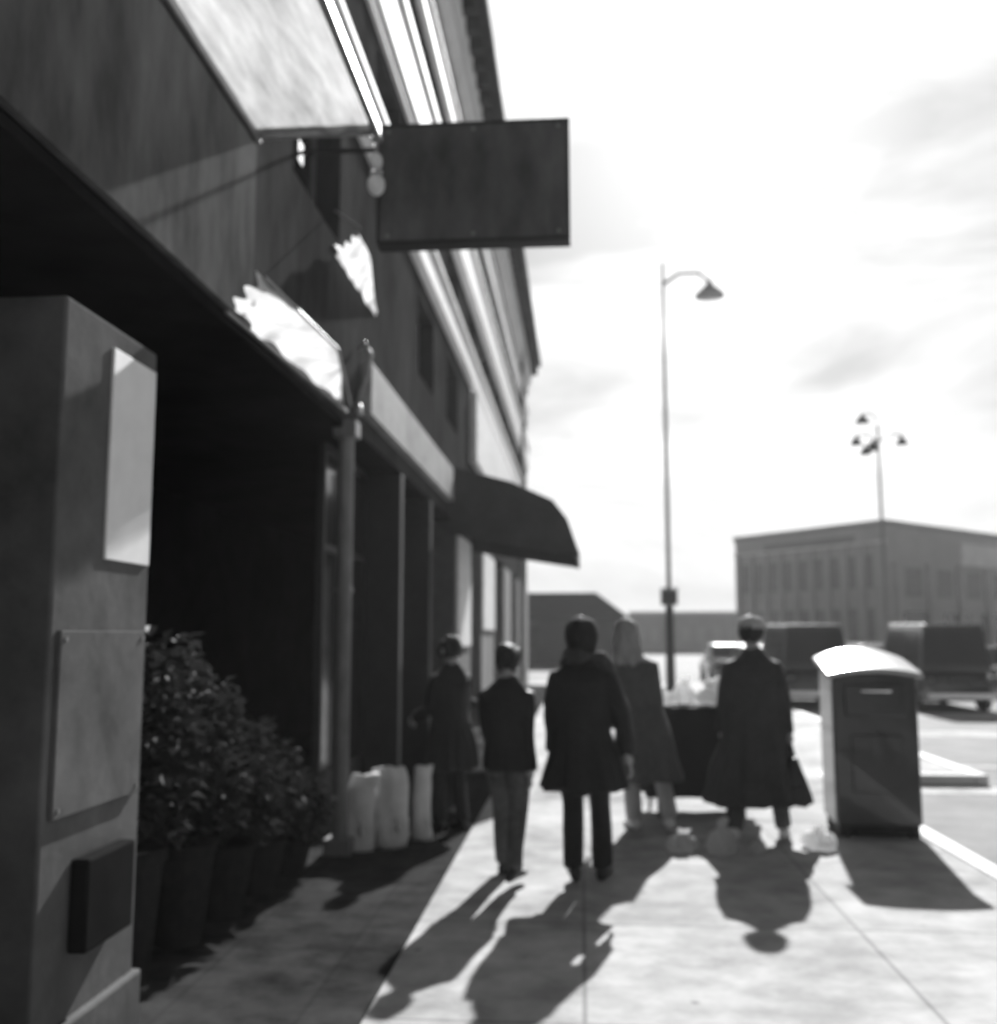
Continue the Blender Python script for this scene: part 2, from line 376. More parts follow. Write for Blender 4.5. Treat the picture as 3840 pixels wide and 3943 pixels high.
# ---- dark metal awning further along
DA = thing('dark_awning', 'dark sloping metal awning over the shop door further along the left building', 'awning', (FX, 14.0, 0))
prof = [(0, 3.95), (.85, 3.72), (1.42, 3.46), (1.62, 3.2), (1.78, 2.74)]
rings = []
def arow(y): return [Vector((x, y, z)) for x, z in prof]
sh = MB()
n_r = 9
for i in range(n_r):
    ya, yb = i*3.0/n_r, (i+1)*3.0/n_r - .012
    top = arow(ya) + [Vector((x - .02, ya, z - .03)) for x, z in prof[::-1]]
    top2 = [Vector((v.x, yb, v.z)) for v in top]
    MB().loft([top, top2]).build('roof_panel', AWN, DA)
MB().add([(0,0,3.9)], []) 
sd_ = MB(); pts = [(x, z - .03) for x, z in prof] + [(1.1, 2.82), (0, 3.0)]
sd_.loft([[Vector((x, .0, z)) for x, z in pts], [Vector((x, .03, z)) for x, z in pts]]); sd_.build('side_panel', AWN, DA)
sd2 = MB(); sd2.loft([[Vector((x, 2.95, z)) for x, z in pts], [Vector((x, 2.98, z)) for x, z in pts]]); sd2.build('side_panel', AWN, DA)
MB().tube([(1.76, 0, 2.72), (1.76, 2.98, 2.72)], .025, 8).build('front_rail', DMETAL, DA)

# ================================================================= FAR BUILDINGS
def quad_building(name, label, pts, z1, m, n_win=8, win=(2.0, 1.2, 4.5), lw=.35, extra=None):
    r = thing(name, label, 'building', (pts[0][0], pts[0][1], 0)); off = Vector((pts[0][0], pts[0][1], 0))
    mb = MB(); mb.loft([[Vector((x, y, 0)) - off for x, y in pts], [Vector((x, y, z1)) - off for x, y in pts]]); mb.build('wall', m, r)
    c = Vector((sum(p[0] for p in pts)/4, sum(p[1] for p in pts)/4, 0)); 
    pts2 = [((x - c.x)*1.008 + c.x, (y - c.y)*1.008 + c.y) for x, y in pts]
    mb = MB(); mb.loft([[Vector((x, y, z1 + .005)) - off for x, y in pts2], [Vector((x, y, z1 + .3)) - off for x, y in pts2]]); mb.build('parapet', mat('parapet_'+name, .3, .8, .1, 1), r)
    return r, off
def on_face(r, off, a, b, t0, t1, z0, z1, name, m, pr=.06):
    a = Vector((*a, 0)); b = Vector((*b, 0)); d = b - a; n = Vector((d.y, -d.x, 0)).normalized()
    p, q = a + d*t0, a + d*t1
    vs = [p, q, q + n*pr, p + n*pr]
    return MB().loft([[v - off + Vector((0,0,z0)) for v in vs], [v - off + Vector((0,0,z1)) for v in vs]]).build(name, m, r)
cor = (17.4, 60); lf = (10.45, 70.5); rt_ = (40.5, 82.6)
bb, off = quad_building('corner_building', 'broad flat-roofed two-storey corner building across the street at the right', [cor, rt_, (33.5, 93), lf], 7.95, BLDG)
on_face(bb, off, lf, cor, .22, .82, 7.1, 7.5, 'frieze_panel', mat('frieze_dark', .2, .8, .1, 1))
for k in range(9): on_face(bb, off, lf, cor, .06 + k*.1, .12 + k*.1, 4.4, 6.3, 'window', mat('far_window', .22, .6, .1, 2), .03)
for k in range(9): on_face(bb, off, lf, cor, .06 + k*.1, .12 + k*.1, 1.0, 3.2, 'window', mat('far_window', .22, .6, .1, 2), .03)
for k in range(8): on_face(bb, off, cor, rt_, .06 + k*.115, .12 + k*.115, 3.9, 5.6, 'window', mat('far_window', .22, .6, .1, 2), .03)
for k in range(10): on_face(bb, off, lf, cor, .02 + k*.105, .04 + k*.105, .3, 6.9, 'pilaster', BLDG, .25)
for k in range(9): on_face(bb, off, cor, rt_, .02 + k*.115, .035 + k*.115, .3, 5.9, 'pilaster', BLDG, .25)
on_face(bb, off, lf, cor, 0, 1, 6.92, 7.06, 'string_course', WHITE, .2)
on_face(bb, off, cor, rt_, .27, .6, 6.0, 7.4, 'signboard', WHITE, .15)
for k in range(6): on_face(bb, off, cor, rt_, .05 + k*.15, .15 + k*.15, .6, 3.0, 'shop_window', GLASSD, .03)
lb, off = quad_building('low_building', 'long low pale-grey building beyond the street lamp pole', [(4.8, 105), (21, 105), (23, 118), (6, 118)], 3.75, BLDG2)
for k in range(10): on_face(lb, off, (4.8, 105), (21, 105), .04 + k*.095, .09 + k*.095, 1.0, 2.5, 'window', mat('far_window', .22, .6, .1, 2), .03)
# dark house at the end of the street
hd = thing('dark_house', 'low dark house with a sloping roof at the end of the pavement', 'building', (-1.2, 58, 0))
MB().box(-6, 3.2, 0, 9, 0, 2.7).build('wall', mat('dark_house_wall', .03, .8, .2, 1), hd)
rf = MB(); zt = 4.05
rf.loft([[Vector(p) for p in ((-6.4,-.4,2.7),(4.1,-.4,2.45),(4.1,9.4,2.45),(-6.4,9.4,2.7))], [Vector(p) for p in ((-6.2,.6,zt),(2.05,.6,zt),(2.05,8.4,zt),(-6.2,8.4,zt))]]).build('roof', ROOFD, hd)
for k in range(3): MB().box(-4.6 + k*2.4, -3.6 + k*2.4, -.04, -.002, .9, 2.1).build('window', GLASSD, hd)

# ================================================================= POLES
PL = thing('street_light', 'tall thin street light pole with one cone lamp, rising behind the pedestrians', 'street lamp', (2.62, 31, 0))
MB().tube([(0,0,0),(0,0,2.5)], [.15,.12], 14).build('pole_base', DMETAL, PL, smooth=True)
MB().tube([(0,0,2.5),(0,0,8),(0,0,13.1)], [.07,.06,.04], 12).build('pole', METAL, PL, smooth=True)
MB().tube([(0,0,12.4),(.5,0,12.75),(1.1,0,12.75),(1.42,0,12.45)], [.055,.05,.05,.05], 8).build('arm', METAL, PL, smooth=True)
MB().ringz([(1.42,0,12.5,.06,.06),(1.42,0,12.35,.12,.12),(1.42,0,12.05,.44,.44),(1.42,0,11.98,.46,.46)]).build('lamp_shade', LAMPM, PL, smooth=True)
SGL = thing('signal_box', 'dark box strapped to the tall pole just above head height', 'signal box', (2.62, 31, 2.52))
MB().box(-.24, .24, -.2, .16, 0, .46).build('housing', DMETAL, SGL, bevel=.03)
MB().box(-.27, .27, -.34, -.18, .46, .5).build('visor', DMETAL, SGL, bevel=.01)
MB().box(-.18, .18, -.215, -.2, .06, .38).build('lens', GLASSD, SGL)
P2 = thing('multi_lamp_post', 'multi-armed lamp post with small cone shades in front of the corner building', 'street lamp', (10.9, 38, 0))
MB().tube([(0,0,-.12),(0,0,.7),(0,0,.75),(0,0,9.3)], [.16,.14,.065,.045], 12).build('pole', METAL, P2, smooth=True)
for dx, dy, z, r_ in ((-.78, 0, 8.6, .2), (.85, 0, 8.6, .2), (-.35, -.5, 8.3, .2), (-.3, .6, 8.35, .2), (-.5, .1, 9.45, .24)):
    MB().tube([(0,0,z+.05),(dx*.5,dy*.5,z+.35),(dx,dy,z+.3)], .036, 8).build('arm', METAL, P2, smooth=True)
    MB().ringz([(dx,dy,z+.32,.03,.03),(dx,dy,z+.24,.06,.06),(dx,dy,z,r_+.02,r_+.02),(dx,dy,z-.04,r_+.02,r_+.02)], 14).build('lamp_shade', DMETAL, P2, smooth=True)

# ================================================================= MAILBOX
MX = thing('mailbox', 'dark street mailbox with a rounded sunlit top standing at the kerb', 'mailbox', (2.38, 8.95, 0), R(-3))
hw, hd_, hb, ht = .335, .3, .1, 1.38
MX.scale = (1, 1, 1.01)
mb = MB(); rings = []
pr = [(-hd_, hb), (-hd_, ht)] + [(-hd_*math.cos(a), ht + .33*math.sin(a)) for a in [math.pi*k/14 for k in range(1, 14)]] + [(hd_, ht), (hd_, hb)]
# dome axis runs left-right of the camera: barrel vault seen end-on from the side street, so vault spans the width
pv = [(-hw, hb), (-hw, ht)] + [(-hw*math.cos(a), ht + .115*math.sin(a)) for a in [math.pi*k/18 for k in range(1, 18)]] + [(hw, ht), (hw, hb)]
def zt_(x, y, base, grow=0.0):      # lid surface: crowned across, sloping down to the front
    t = max(0.0, (y + hd_) / (2*hd_))
    return base + .115 * t**.8 + (.045 + .035*t) * (1 - (x/(hw+.03))**2)
xs = [-hw + 2*hw*k/16 for k in range(17)]
def ring(y, s, top):
    return [Vector((-hw*s, y, hb))] + [Vector((x*s, y, zt_(x, y, top))) for x in xs] + [Vector((hw*s, y, hb))]
mb.loft([ring(-hd_, .97, 1.24), ring(-hd_+.03, 1.0, 1.24), ring(0, 1.0, 1.24), ring(hd_-.03, 1.0, 1.24), ring(hd_, .97, 1.24)])
body = mb.build('body', MAILM, MX, bevel=.008)
hood = MB(); xw = [-(hw+.04) + 2*(hw+.04)*k/20 for k in range(21)]
hood.loft([[Vector((x, y, zt_(x, y, 1.285))) for x in xw] + [Vector((x, y, zt_(x, y, 1.245))) for x in xw[::-1]] for y in (-hd_-.04, -.15, 0, .15, hd_+.03)])
hood.build('lid', mat('polished_lid', .5, .3, .08, 20, metal=.7), MX, bevel=.006)
MB().box(-.24, .24, -hd_-.03, -hd_-.006, .95, 1.2).build('door', MAILM, MX, bevel=.01)
MB().tube([(-.12,-hd_-.05,1.15),(.12,-hd_-.05,1.15)], .012, 8).build('handle', CHROME, MX)
MB().box(-.2, .2, -hd_-.02, -hd_-.004, .35, .8).build('collection_door', MAILM, MX, bevel=.008)
for sx in (-1, 1):
    for sy in (-1, 1):
        MB().box(sx*.27-.04, sx*.27+.04, sy*.24-.04, sy*.24+.04, 0, .1).build('leg', DMETAL, MX, bevel=.005)
MB().box(-.3, .3, -.27, .27, .03, .095).build('base_shelf', DMETAL, MX)

# ================================================================= PEOPLE
def skinned(chains, name, m, parent, sub=2):
    """chains: list of (verts[(x,y,z,r)], edges) ; first vertex of each is the root"""
    me = bpy.data.meshes.new('tmp'); vs = []; es = []; rs = []; roots = []
    for V, E_ in chains:
        o = len(vs); roots.append(o); vs += [v[:3] for v in V]; rs += [v[3] for v in V]; es += [(a+o, b+o) for a, b in E_]
    me.from_pydata(vs, es, []); o = bpy.data.objects.new('tmp', me); COL.objects.link(o)
    md = o.modifiers.new('skin', 'SKIN'); md.use_smooth_shade = True
    for i, sv in enumerate(me.skin_vertices[0].data):
        sv.radius = (rs[i], rs[i]); sv.use_root = i in roots
    sb = o.modifiers.new('sub', 'SUBSURF'); sb.levels = sub; sb.render_levels = sub
    return evaluated(o, name, m, parent)

def lerp(a, b, t): return a + (b - a) * t
def person(label, loc, rz, h=1.72, legs=(.25, -.2), arms=(-.2, .25), spread=(.1, .1), coat=COATD, hem=.75, hemw=(.26, .2), shoulder=.2, trousers=COATD, shoe=SHOED,
           hair=HAIRD, long_hair=False, cap=None, hood=False, lean=(0, 0), arm_out=(.06, .06), bag=None, foot_x=(.1, .1), scarf=None, elbow=(.25, .25), belly=1.0):
    k = h / 1.75
    T = thing('person', label, 'person', loc, rz)
    def V(x, y, z): return Vector((x*k, y*k, z*k))
    lx, ly = lean
    pel = V(0, 0, .97); sp = V(lx*.4, ly*.4, 1.15); ch = V(lx*.8, ly*.8, 1.34); nb = V(lx, ly, 1.47); nk = V(lx*1.1, ly*1.1 + .01, 1.53)
    hc = V(lx*1.2, ly*1.2 + .025, 1.635); htp = V(lx*1.2, ly*1.2 + .01, 1.70)
    VV = []; EE = []
    def av(p, r): VV.append((p.x, p.y, p.z, r*k)); return len(VV) - 1
    i0 = av(pel, .125); i1 = av(sp, .12); i2 = av(ch, .13); i3 = av(nb, .075); i4 = av(nk, .052); i5 = av(hc, .086); i6 = av(htp, .07)
    EE += [(i0,i1),(i1,i2),(i2,i3),(i3,i4),(i4,i5),(i5,i6)]
    nose = av(hc + V(0, .1, -.005), .013); EE.append((i5, nose))
    fing = []; armpts = []; legpts = []
    for s, a, ao, el in ((-1, arms[0], arm_out[0], elbow[0]), (1, arms[1], arm_out[1], elbow[1])):
        sh = ch + V(s*shoulder*.8, 0, .03)
        up = Vector((s*math.sin(ao), math.sin(a)*math.cos(ao), -math.cos(a)*math.cos(ao)))
        e = sh + up * .29*k
        lo = Vector((s*math.sin(ao*.6), math.sin(a+el)*math.cos(ao*.6), -math.cos(a+el)*math.cos(ao*.6)))
        wr = e + lo * .25*k; pm = wr + lo * .07*k
        a1 = av(sh, .06); a2 = av(e, .043); a3 = av(wr, .028); a4 = av(pm, .034)
        EE += [(i2,a1),(a1,a2),(a2,a3),(a3,a4)]; armpts.append((sh, e, wr, pm))
        fw = Vector((0, 1, 0)); side = lo.cross(Vector((s,0,0))).normalized()
        for q, (o_, ln) in enumerate(((-.027, .062), (-.009, .075), (.009, .07), (.027, .055))):
            b0 = pm + side*o_*k; b1 = b0 + lo*(.03 + ln*.5)*k; b2 = b1 + (lo*.7 - Vector((s*.7,0,0))).normalized()*ln*.55*k
            fing.append(([(*b0, .010*k), (*b1, .009*k), (*b2, .007*k)], [(0,1),(1,2)]))
        b0 = wr + lo*.03*k + side*-.02*k; b1 = b0 + (lo*.5 - side)*.045*k; b2 = b1 + (lo - side*.2)*.03*k
        fing.append(([(*b0, .012*k), (*b1, .011*k), (*b2, .009*k)], [(0,1),(1,2)]))
    for s, a, fx in ((-1, legs[0], foot_x[0]), (1, legs[1], foot_x[1])):
        hp = pel + V(s*.09, 0, -.06)
        foot = V(s*fx, math.sin(a)*.82, .075 + (.05 if a < -.1 else 0))
        kn = (hp + foot)/2 + V(0, .05 + abs(a)*.06, .02)
        toe = foot + V(s*.02, .15, -.045)
        l1 = av(hp, .085); l2 = av(kn, .058); l3 = av(foot, .04); l4 = av(toe, .032)
        EE += [(i0,l1),(l1,l2),(l2,l3),(l3,l4)]; legpts.append((hp, kn, foot, toe))
    body = skinned([(VV, EE)] + fing, 'body', SKIN, T, 2)
    # face
    for s in (-1, 1):
        MB().ell(hc + V(s*.032, .083, .012), (.013*k, .008*k, .009*k), 10, 6).build('eye', EYE, T, smooth=True)
        MB().ell(hc + V(s*.09, -.005, -.005), (.012*k, .02*k, .032*k), 10, 6).build('ear', SKIN, T, smooth=True)
    MB().ell(hc + V(0, .083, -.052), (.024*k, .009*k, .008*k), 10, 6).build('mouth', LIPS, T, smooth=True)
    # trousers
    tr = MB()
    for hp, kn, ft, toe in legpts:
        tr.tube([hp + V(0,0,.04), hp*.5 + kn*.5, kn, kn*.5 + ft*.5, ft + V(0,-.01,.0)], [.105*k, .095*k, .075*k, .072*k, .07*k], 14)
    tr.ringz([(0,0,.86*k,.15*k,.12*k),(0,0,.98*k,.17*k,.13*k),(0,0,1.05*k,.16*k,.12*k)])
    remeshed(tr, 'trousers', trousers, T, .018, 5, .012, 9)
    for hp, kn, ft, toe in legpts:
        d = (toe - ft); d.z = 0; d.normalize(); sd = Vector((d.y, -d.x, 0)); zb = ft.z - .075*k
        rg = []
        for t, w_, hh in ((-.085,.028,.05),(-.07,.038,.09),(0,.042,.105),(.07,.046,.07),(.14,.05,.055),(.19,.04,.045),(.21,.02,.03)):
            c = ft + d*t*k; c.z = zb
            rg.append([c + (sd*w_*math.cos(q) )*k + Vector((0,0, (hh*.5 + hh*.5*math.sin(q))*k)) for q in [2*math.pi*j/12 for j in range(12)]])
        MB().loft(rg).build('shoe', shoe, T, smooth=True)
    # coat / jacket
    ct = MB(); w1, d1 = hemw
    ct.ringz([(0, -.0, hem*k, w1*k, d1*k), (0, 0, lerp(hem, 1.0, .5)*k, lerp(w1, .2, .5)*k, lerp(d1, .16, .5)*k),
              (0, 0, 1.0*k, .19*k*belly, .155*k*belly), (sp.x, sp.y, 1.15*k, .178*k*belly, .145*k*belly), (ch.x, ch.y, 1.34*k, .205*k, .15*k),
              (ch.x, ch.y, 1.395*k, .172*k, .12*k), (nb.x, nb.y, 1.45*k, .125*k, .095*k), (nb.x, nb.y, 1.495*k, .085*k, .08*k), (nk.x, nk.y, 1.53*k, .07*k, .07*k)], 20)
    for sh, e, wr, pm in armpts:
        inn = ch*.6 + sh*.4 + V(0,0,.045)
        ct.tube([inn, sh, sh*.5+e*.5, e, e*.4+wr*.6, wr], [.06*k, .066*k, .066*k, .062*k, .056*k, .052*k], 14)
    co = remeshed(ct, 'coat', coat, T, .016, 6, .03, 6)
    ph0 = rz * 7 + h * 11
    for v in co.data.vertices:          # hanging folds, deeper towards the hem
        z = v.co.z / k
        if z < 1.05:
            th = math.atan2(v.co.y, v.co.x); f_ = min(1, (1.05 - z) / .5)
            d_ = (.020 * math.sin(7*th + ph0 + z*2) + .014 * math.sin(12*th - ph0)) * f_
            v.co.x += math.cos(th) * d_; v.co.y += math.sin(th) * d_
            v.co.z += .012 * math.sin(5*th + ph0) * f_
    # hair
    hr = MB()
    hr.ell(hc + V(0, -.02, .03), (.098*k, .108*k, .115*k))
    if long_hair:
        hr.ringz([(hc.x, hc.y - .035*k, hc.z + .03*k, .1*k, .085*k), (hc.x, hc.y - .06*k, hc.z - .08*k, .115*k, .07*k), (hc.x, hc.y - .09*k, hc.z - .2*k, .12*k, .055*k), (hc.x, hc.y - .1*k, hc.z - .28*k, .08*k, .04*k)])
    ho = remeshed(hr, 'hair', hair, T, .010, 2, .03, 26)
    # carve the face free: push hair in front of the face back
    for v in ho.data.vertices:
        if v.co.y > hc.y + .02*k and v.co.z < hc.z + .055*k: v.co.y = hc.y + .02*k - (v.co.y - hc.y)*.1
    if cap:
        cp = MB(); cp.ringz([(hc.x, hc.y-.01*k, hc.z + .045*k, .105*k, .118*k), (hc.x, hc.y-.01*k, hc.z + .085*k, .108*k, .12*k), (hc.x, hc.y-.01*k, hc.z + .125*k, .085*k, .095*k), (hc.x, hc.y-.01*k, hc.z + .142*k, .03*k, .035*k)])
        cp.ringz([(hc.x, hc.y+.03*k, hc.z + .04*k, .12*k, .15*k), (hc.x, hc.y+.03*k, hc.z + .052*k, .12*k, .15*k)])
        cp.build('cap', cap, T, smooth=True)
    if hood:
        hh = MB(); hh.ell(hc + V(0, -.03, .015), (.125*k, .125*k, .14*k)); hh.ringz([(nk.x, nk.y-.01*k, 1.45*k, .17*k, .13*k), (nk.x, nk.y-.01*k, 1.52*k, .12*k, .11*k), (nk.x, nk.y-.01*k, 1.6*k, .1*k, .1*k)])
        ho2 = remeshed(hh, 'hood', coat, T, .015, 4, .02, 12)
        for v in ho2.data.vertices:
            if v.co.y > hc.y + .03*k and v.co.z > hc.z - .12*k: v.co.y = hc.y + .03*k
    if scarf:
        sc = MB(); sc.tube([V(-.1,-.08,1.5), V(.0,-.13,1.52), V(.13,-.06,1.5), V(.2,.02,1.4), V(.27,.0,1.15), V(.33,-.02,.85)], [.05*k,.055*k,.055*k,.05*k,.05*k,.04*k], 10)
        remeshed(sc, 'scarf', scarf, T, .014, 4, .02, 14)
    if bag:
        s, bm_, bw_, bh = bag
        pm = armpts[0 if s < 0 else 1][3]
        g = thing('handbag' if bm_ is SHOED else 'paper_bag', 'x', 'bag', (0,0,0))
        T['_bag'] = 1
        M = Matrix.Translation(loc) @ Matrix.Rotation(rz, 4, 'Z')
        c = M @ pm
        g.location = (c.x, c.y, c.z - .1 - bh); g.rotation_euler = (0, 0, rz)
        bb_ = MB(); bb_.ringz([(0,0,0,.04,bw_*.8),(0,0,.02,.09,bw_),(0,0,bh*.5,.1,bw_),(0,0,bh,.05,bw_*.85)], 12)
        remeshed(bb_, 'bag_body', bm_, g, .014, 2, .02, 12)
        MB().tube([(0,-bw_*.5,bh-.02),(0,-bw_*.3,bh+.08),(0,bw_*.3,bh+.08),(0,bw_*.5,bh-.02)], .008, 8).build('handle', bm_, g, smooth=True)
        del T['_bag']; return T, g
    return T

# walkers: the place, left to right
person('person in dark jacket and faded jeans, leftmost of the walkers out on the pavement', (-.5, 7.0, 0), R(-12), h=1.53, legs=(.3, -.25), arms=(.25, -.2), coat=COATD, hem=.82, hemw=(.21, .16), trousers=JEANS, shoe=SHOED, hair=HAIRD)
person('person in black clothes standing deep in the shade by the shopfront', (-1.22, 9.4, 0), R(-70), h=1.55, legs=(.05, -.03), arms=(.5, .2), coat=COATD, hem=.7, hemw=(.24, .2), trousers=COATD, elbow=(1.0, .4))
person('hooded person in a long black coat with a grey scarf, nearest of the walking group', (.0, 6.95, 0), R(-4), h=1.70, legs=(-.12, .22), arms=(.1, -.15), arm_out=(.1, .32), coat=COATD, hem=.62, hemw=(.31, .24), hood=True, shoulder=.21, scarf=COATG, trousers=COATD, foot_x=(.05, .12))
_, g1 = person('light-haired person in dark coat, pale trousers and white shoes beside the hooded walker', (.5, 8.75, 0), R(6), h=1.72, legs=(.22, -.12), foot_x=(.06, .2), arms=(.1, .2), arm_out=(.08, .16), lean=(-.1, 0), coat=COATM, hem=.42, hemw=(.34, .25), trousers=PALE, shoe=SHOEW, hair=HAIRL, long_hair=True, bag=(1, PALE, .13, .24))
tag(g1, 'pale shopping bag hanging from the hand of the light-haired walker', 'bag')
_, g2 = person('person in light cap, long grey coat and white shoes nearest the mailbox', (1.36, 8.42, 0), R(-3), h=1.735, legs=(-.2, .3), foot_x=(.2, .24), arms=(.1, -.2), arm_out=(.14, .2), coat=COATG, hem=.3, hemw=(.43, .3), belly=1.2, shoulder=.22, trousers=COATM, shoe=SHOEW, hair=HAIRD, cap=CAPM, bag=(1, SHOED, .17, .24))
tag(g2, 'black handbag carried low by the walker in the light cap', 'bag')

person('person in a black coat standing right behind the pale sacks by the post', (-1.1, 8.75, 0), R(40), h=1.58, legs=(.05, -.06), arms=(.3, .1), coat=COATD, hem=.55, hemw=(.26, .22), trousers=COATD, elbow=(.9, .5))
# ================================================================= VENDOR TABLE with bright goods
TB = thing('folding_table', 'small dark folding table behind the walkers on the pavement', 'table', (1.03, 9.75, 0), R(5))
MB().box(-.42, .42, -.3, .3, .93, .96).build('tabletop', DMETAL, TB, bevel=.006)
for sx in (-1, 1):
    for sy in (-1, 1): MB().tube([(sx*.38, sy*.26, 0), (sx*.36, sy*.22, .93)], .014, 8).build('leg', DMETAL, TB)
MB().tube([(-.36,-.24,.4),(.36,-.24,.4)], .01, 8).build('stretcher', DMETAL, TB)
def tcl(u, v):
    p = u * 4; sx = [(-.45,-.33),(.45,-.33),(.45,.33),(-.45,.33),(-.45,-.33)]
    a = int(min(3, p)); q = p - a; x = sx[a][0]*(1-q)+sx[a+1][0]*q; y = sx[a][1]*(1-q)+sx[a+1][1]*q
    w_ = 1 + v*.06 + v*.07*math.sin(u*60); return (x*w_, y*w_, .966 - v*.78)
tc_ = thing('tablecloth', 'dark cloth hanging from the small folding table nearly to the ground', 'tablecloth', (1.03, 9.75, 0), R(5))
sheet('drape', COATD, tcl, 120, 12, tc_)
MB().box(-.448, .448, -.328, .328, .9605, .967).build('top_cloth', COATD, tc_)
PLB = mat('thin_white_plastic', .85, .35, .05, 20, .4, transl=.8)
goods = [(-.33, -.1, .13, .1, .14, 12, 0, 'small round white plastic bundle at the left end of the folding table'), (-.08, .05, .1, .1, .2, -15, 0, 'upright white plastic bundle, second from the left on the folding table'),
         (.14, -.08, .13, .12, .16, 20, 0, 'plump white plastic bundle, second from the right on the folding table'), (.34, -.02, .14, .11, .13, 5, 0, 'flat wide white plastic bundle at the right end of the folding table'),
         (.22, -.06, .13, .1, .09, -8, .14, 'white plastic bundle lying on top of the two right-hand bundles')]
for i, (x, y, a, b, hgt, rz, dz, lb_) in enumerate(goods):
    c = thing('plastic_bundle', lb_, 'bundle', Matrix.Rotation(R(5), 4, 'Z') @ Vector((x, y, 0)) + Vector((1.03, 9.75, .985 + dz)), R(rz), 'white bundles on the folding table')
    m_ = MB(); m_.ringz([(0,0,0,a*.9,b*.9),(0,0,hgt*.3,a*1.2,b*1.2),(0,0,hgt*.7,a*.8,b*.8),(.01,0,hgt*.9,.03,.03),(.02,0,hgt*1.15,.05,.03)], 14)
    remeshed(m_, 'bag_body', PLB, c, .009, 2, .03, 18)
    MB().ringz([(.01,0,hgt*.88,.034,.034),(.01,0,hgt*.94,.034,.034)], 10).build('tie', PALE, c)

for i, (x, y, w_, hh, lb_) in enumerate(((.74, 8.02, .13, .13, 'low white bag lying on the pavement at the feet of the light-haired walker'), (1.02, 7.95, .14, .2, 'plump white bag on the pavement left of the capped walker'),
                                   (1.3, 8.0, .09, .09, 'smallest white bag on the pavement between the feet of the capped walker'), (1.79, 8.2, .16, .14, 'wide white bag on the pavement right of the capped walker'))):
    c = thing('plastic_bag', lb_, 'bag', (x, y, 0), R(40*i), 'white bags set down on the pavement')
    m_ = MB(); m_.ringz([(0,0,0,w_*.8,w_*.6),(0,0,hh*.3,w_,w_*.75),(0,0,hh*.75,w_*.7,w_*.5),(.01,0,hh,.03,.03),(.02,0,hh*1.25,.055,.02)], 14)
    remeshed(m_, 'bag_body', PLB, c, .009, 2, .03, 18)
    MB().ringz([(.01,0,hh*.97,.034,.034),(.01,0,hh*1.03,.034,.034)], 10).build('tie', PALE, c)

# ================================================================= PALE SACKS by the post
for i, (x, y, w_, hh, t) in enumerate(((-1.68, 7.85, .13, .56, .05), (-1.47, 8.0, .15, .6, -.03), (-1.27, 8.25, .09, .58, .02))):
    lb_ = ['pale paper sack against the foot of the grey post', 'fullest pale paper sack, middle of the row beside the grey post', 'slim pale paper sack farthest from the grey post'][i]
    sk = thing('paper_sack', lb_, 'sack', (x, y, 0), R(20*i), 'pale sacks standing by the post')
    m_ = MB(); m_.ringz([(0,0,0,w_*.9,w_*.7),(0,0,.05,w_,w_*.8),(0,0,hh*.5,w_*.95,w_*.75),(0,0,hh*.85,w_*.8,w_*.6),(t,0,hh,w_*.9,w_*.35)], 16)
    remeshed(m_, 'sack', SACK, sk, .014, 2, .035, 9)
    m_ = MB(); m_.tube([(t*.8 - w_*.75, 0, hh*.86), (t*.8 + w_*.75, 0, hh*.86)], .012, 8); m_.build('tie', PALE, sk)

# ================================================================= PLANTS stacked in the opening
def foliage(h, r, n, seed, m):
    rnd = random.Random(seed); mb = MB()
    for _ in range(n):
        a = rnd.uniform(0, 6.28); q = rnd.random()**.6; z = h * (.15 + .85*rnd.random())
        env = r * (1 - ((z/h - .55)/.62)**2)**.5 if abs(z/h-.55) < .62 else .05
        c = Vector((math.cos(a)*env*q, math.sin(a)*env*q, z)); L_ = rnd.uniform(.05, .1); W_ = L_*.4
        M = Matrix.Translation(c) @ Matrix.Rotation(a + rnd.uniform(-.7,.7), 4, 'Z') @ Matrix.Rotation(rnd.uniform(-1.1, .6), 4, 'Y')
        vs = [M @ Vector(p) for p in ((0,0,0),(L_*.5,W_,.012),(L_,0,-.02),(L_*.5,-W_,.012))]
        mb.add(vs, [(0,1,2),(0,2,3)])
    return mb
PLN = [(-2.15, 4.85, 1.6, .36, 'tallest leafy potted plant, next to the pier at the far left'), (-2.12, 5.45, 1.36, .34, 'second tallest leafy potted plant, one step down from the pier'),
       (-2.08, 6.0, 1.08, .34, 'middle leafy potted plant of the descending row by the opening'), (-2.05, 6.55, .86, .32, 'knee-high leafy potted plant, second from the grey post'), (-2.02, 7.1, .62, .28, 'smallest leafy potted plant, nearest the grey post')]
for i, (x, y, h_, r_, lb_) in enumerate(PLN):
    p = thing('potted_plant', lb_, 'plant', (x, y, 0), 0, 'potted plants in the shaded opening')
    ph_ = h_*.38
    MB().ringz([(0,0,0,.12,.12),(0,0,ph_*.9,.17,.17),(0,0,ph_*.9+.001,.185,.185),(0,0,ph_,.185,.185)], 18).build('pot', POTM, p, smooth=False, bevel=.004)
    MB().tube([(0,0,ph_*.8),(0.02,0,ph_+.5*(h_-ph_))], [.02,.012], 8).build('stem', HAIRD, p)
    f = foliage(h_ - ph_*.8, r_, 900, i, LEAF).build('foliage', LEAF, p); f.location = (0, 0, ph_*.8)
    f = foliage(h_ - ph_*.7, r_*1.03, 60, i + 50, FLOW).build('blossom', FLOW, p); f.location = (0, 0, ph_*.8)

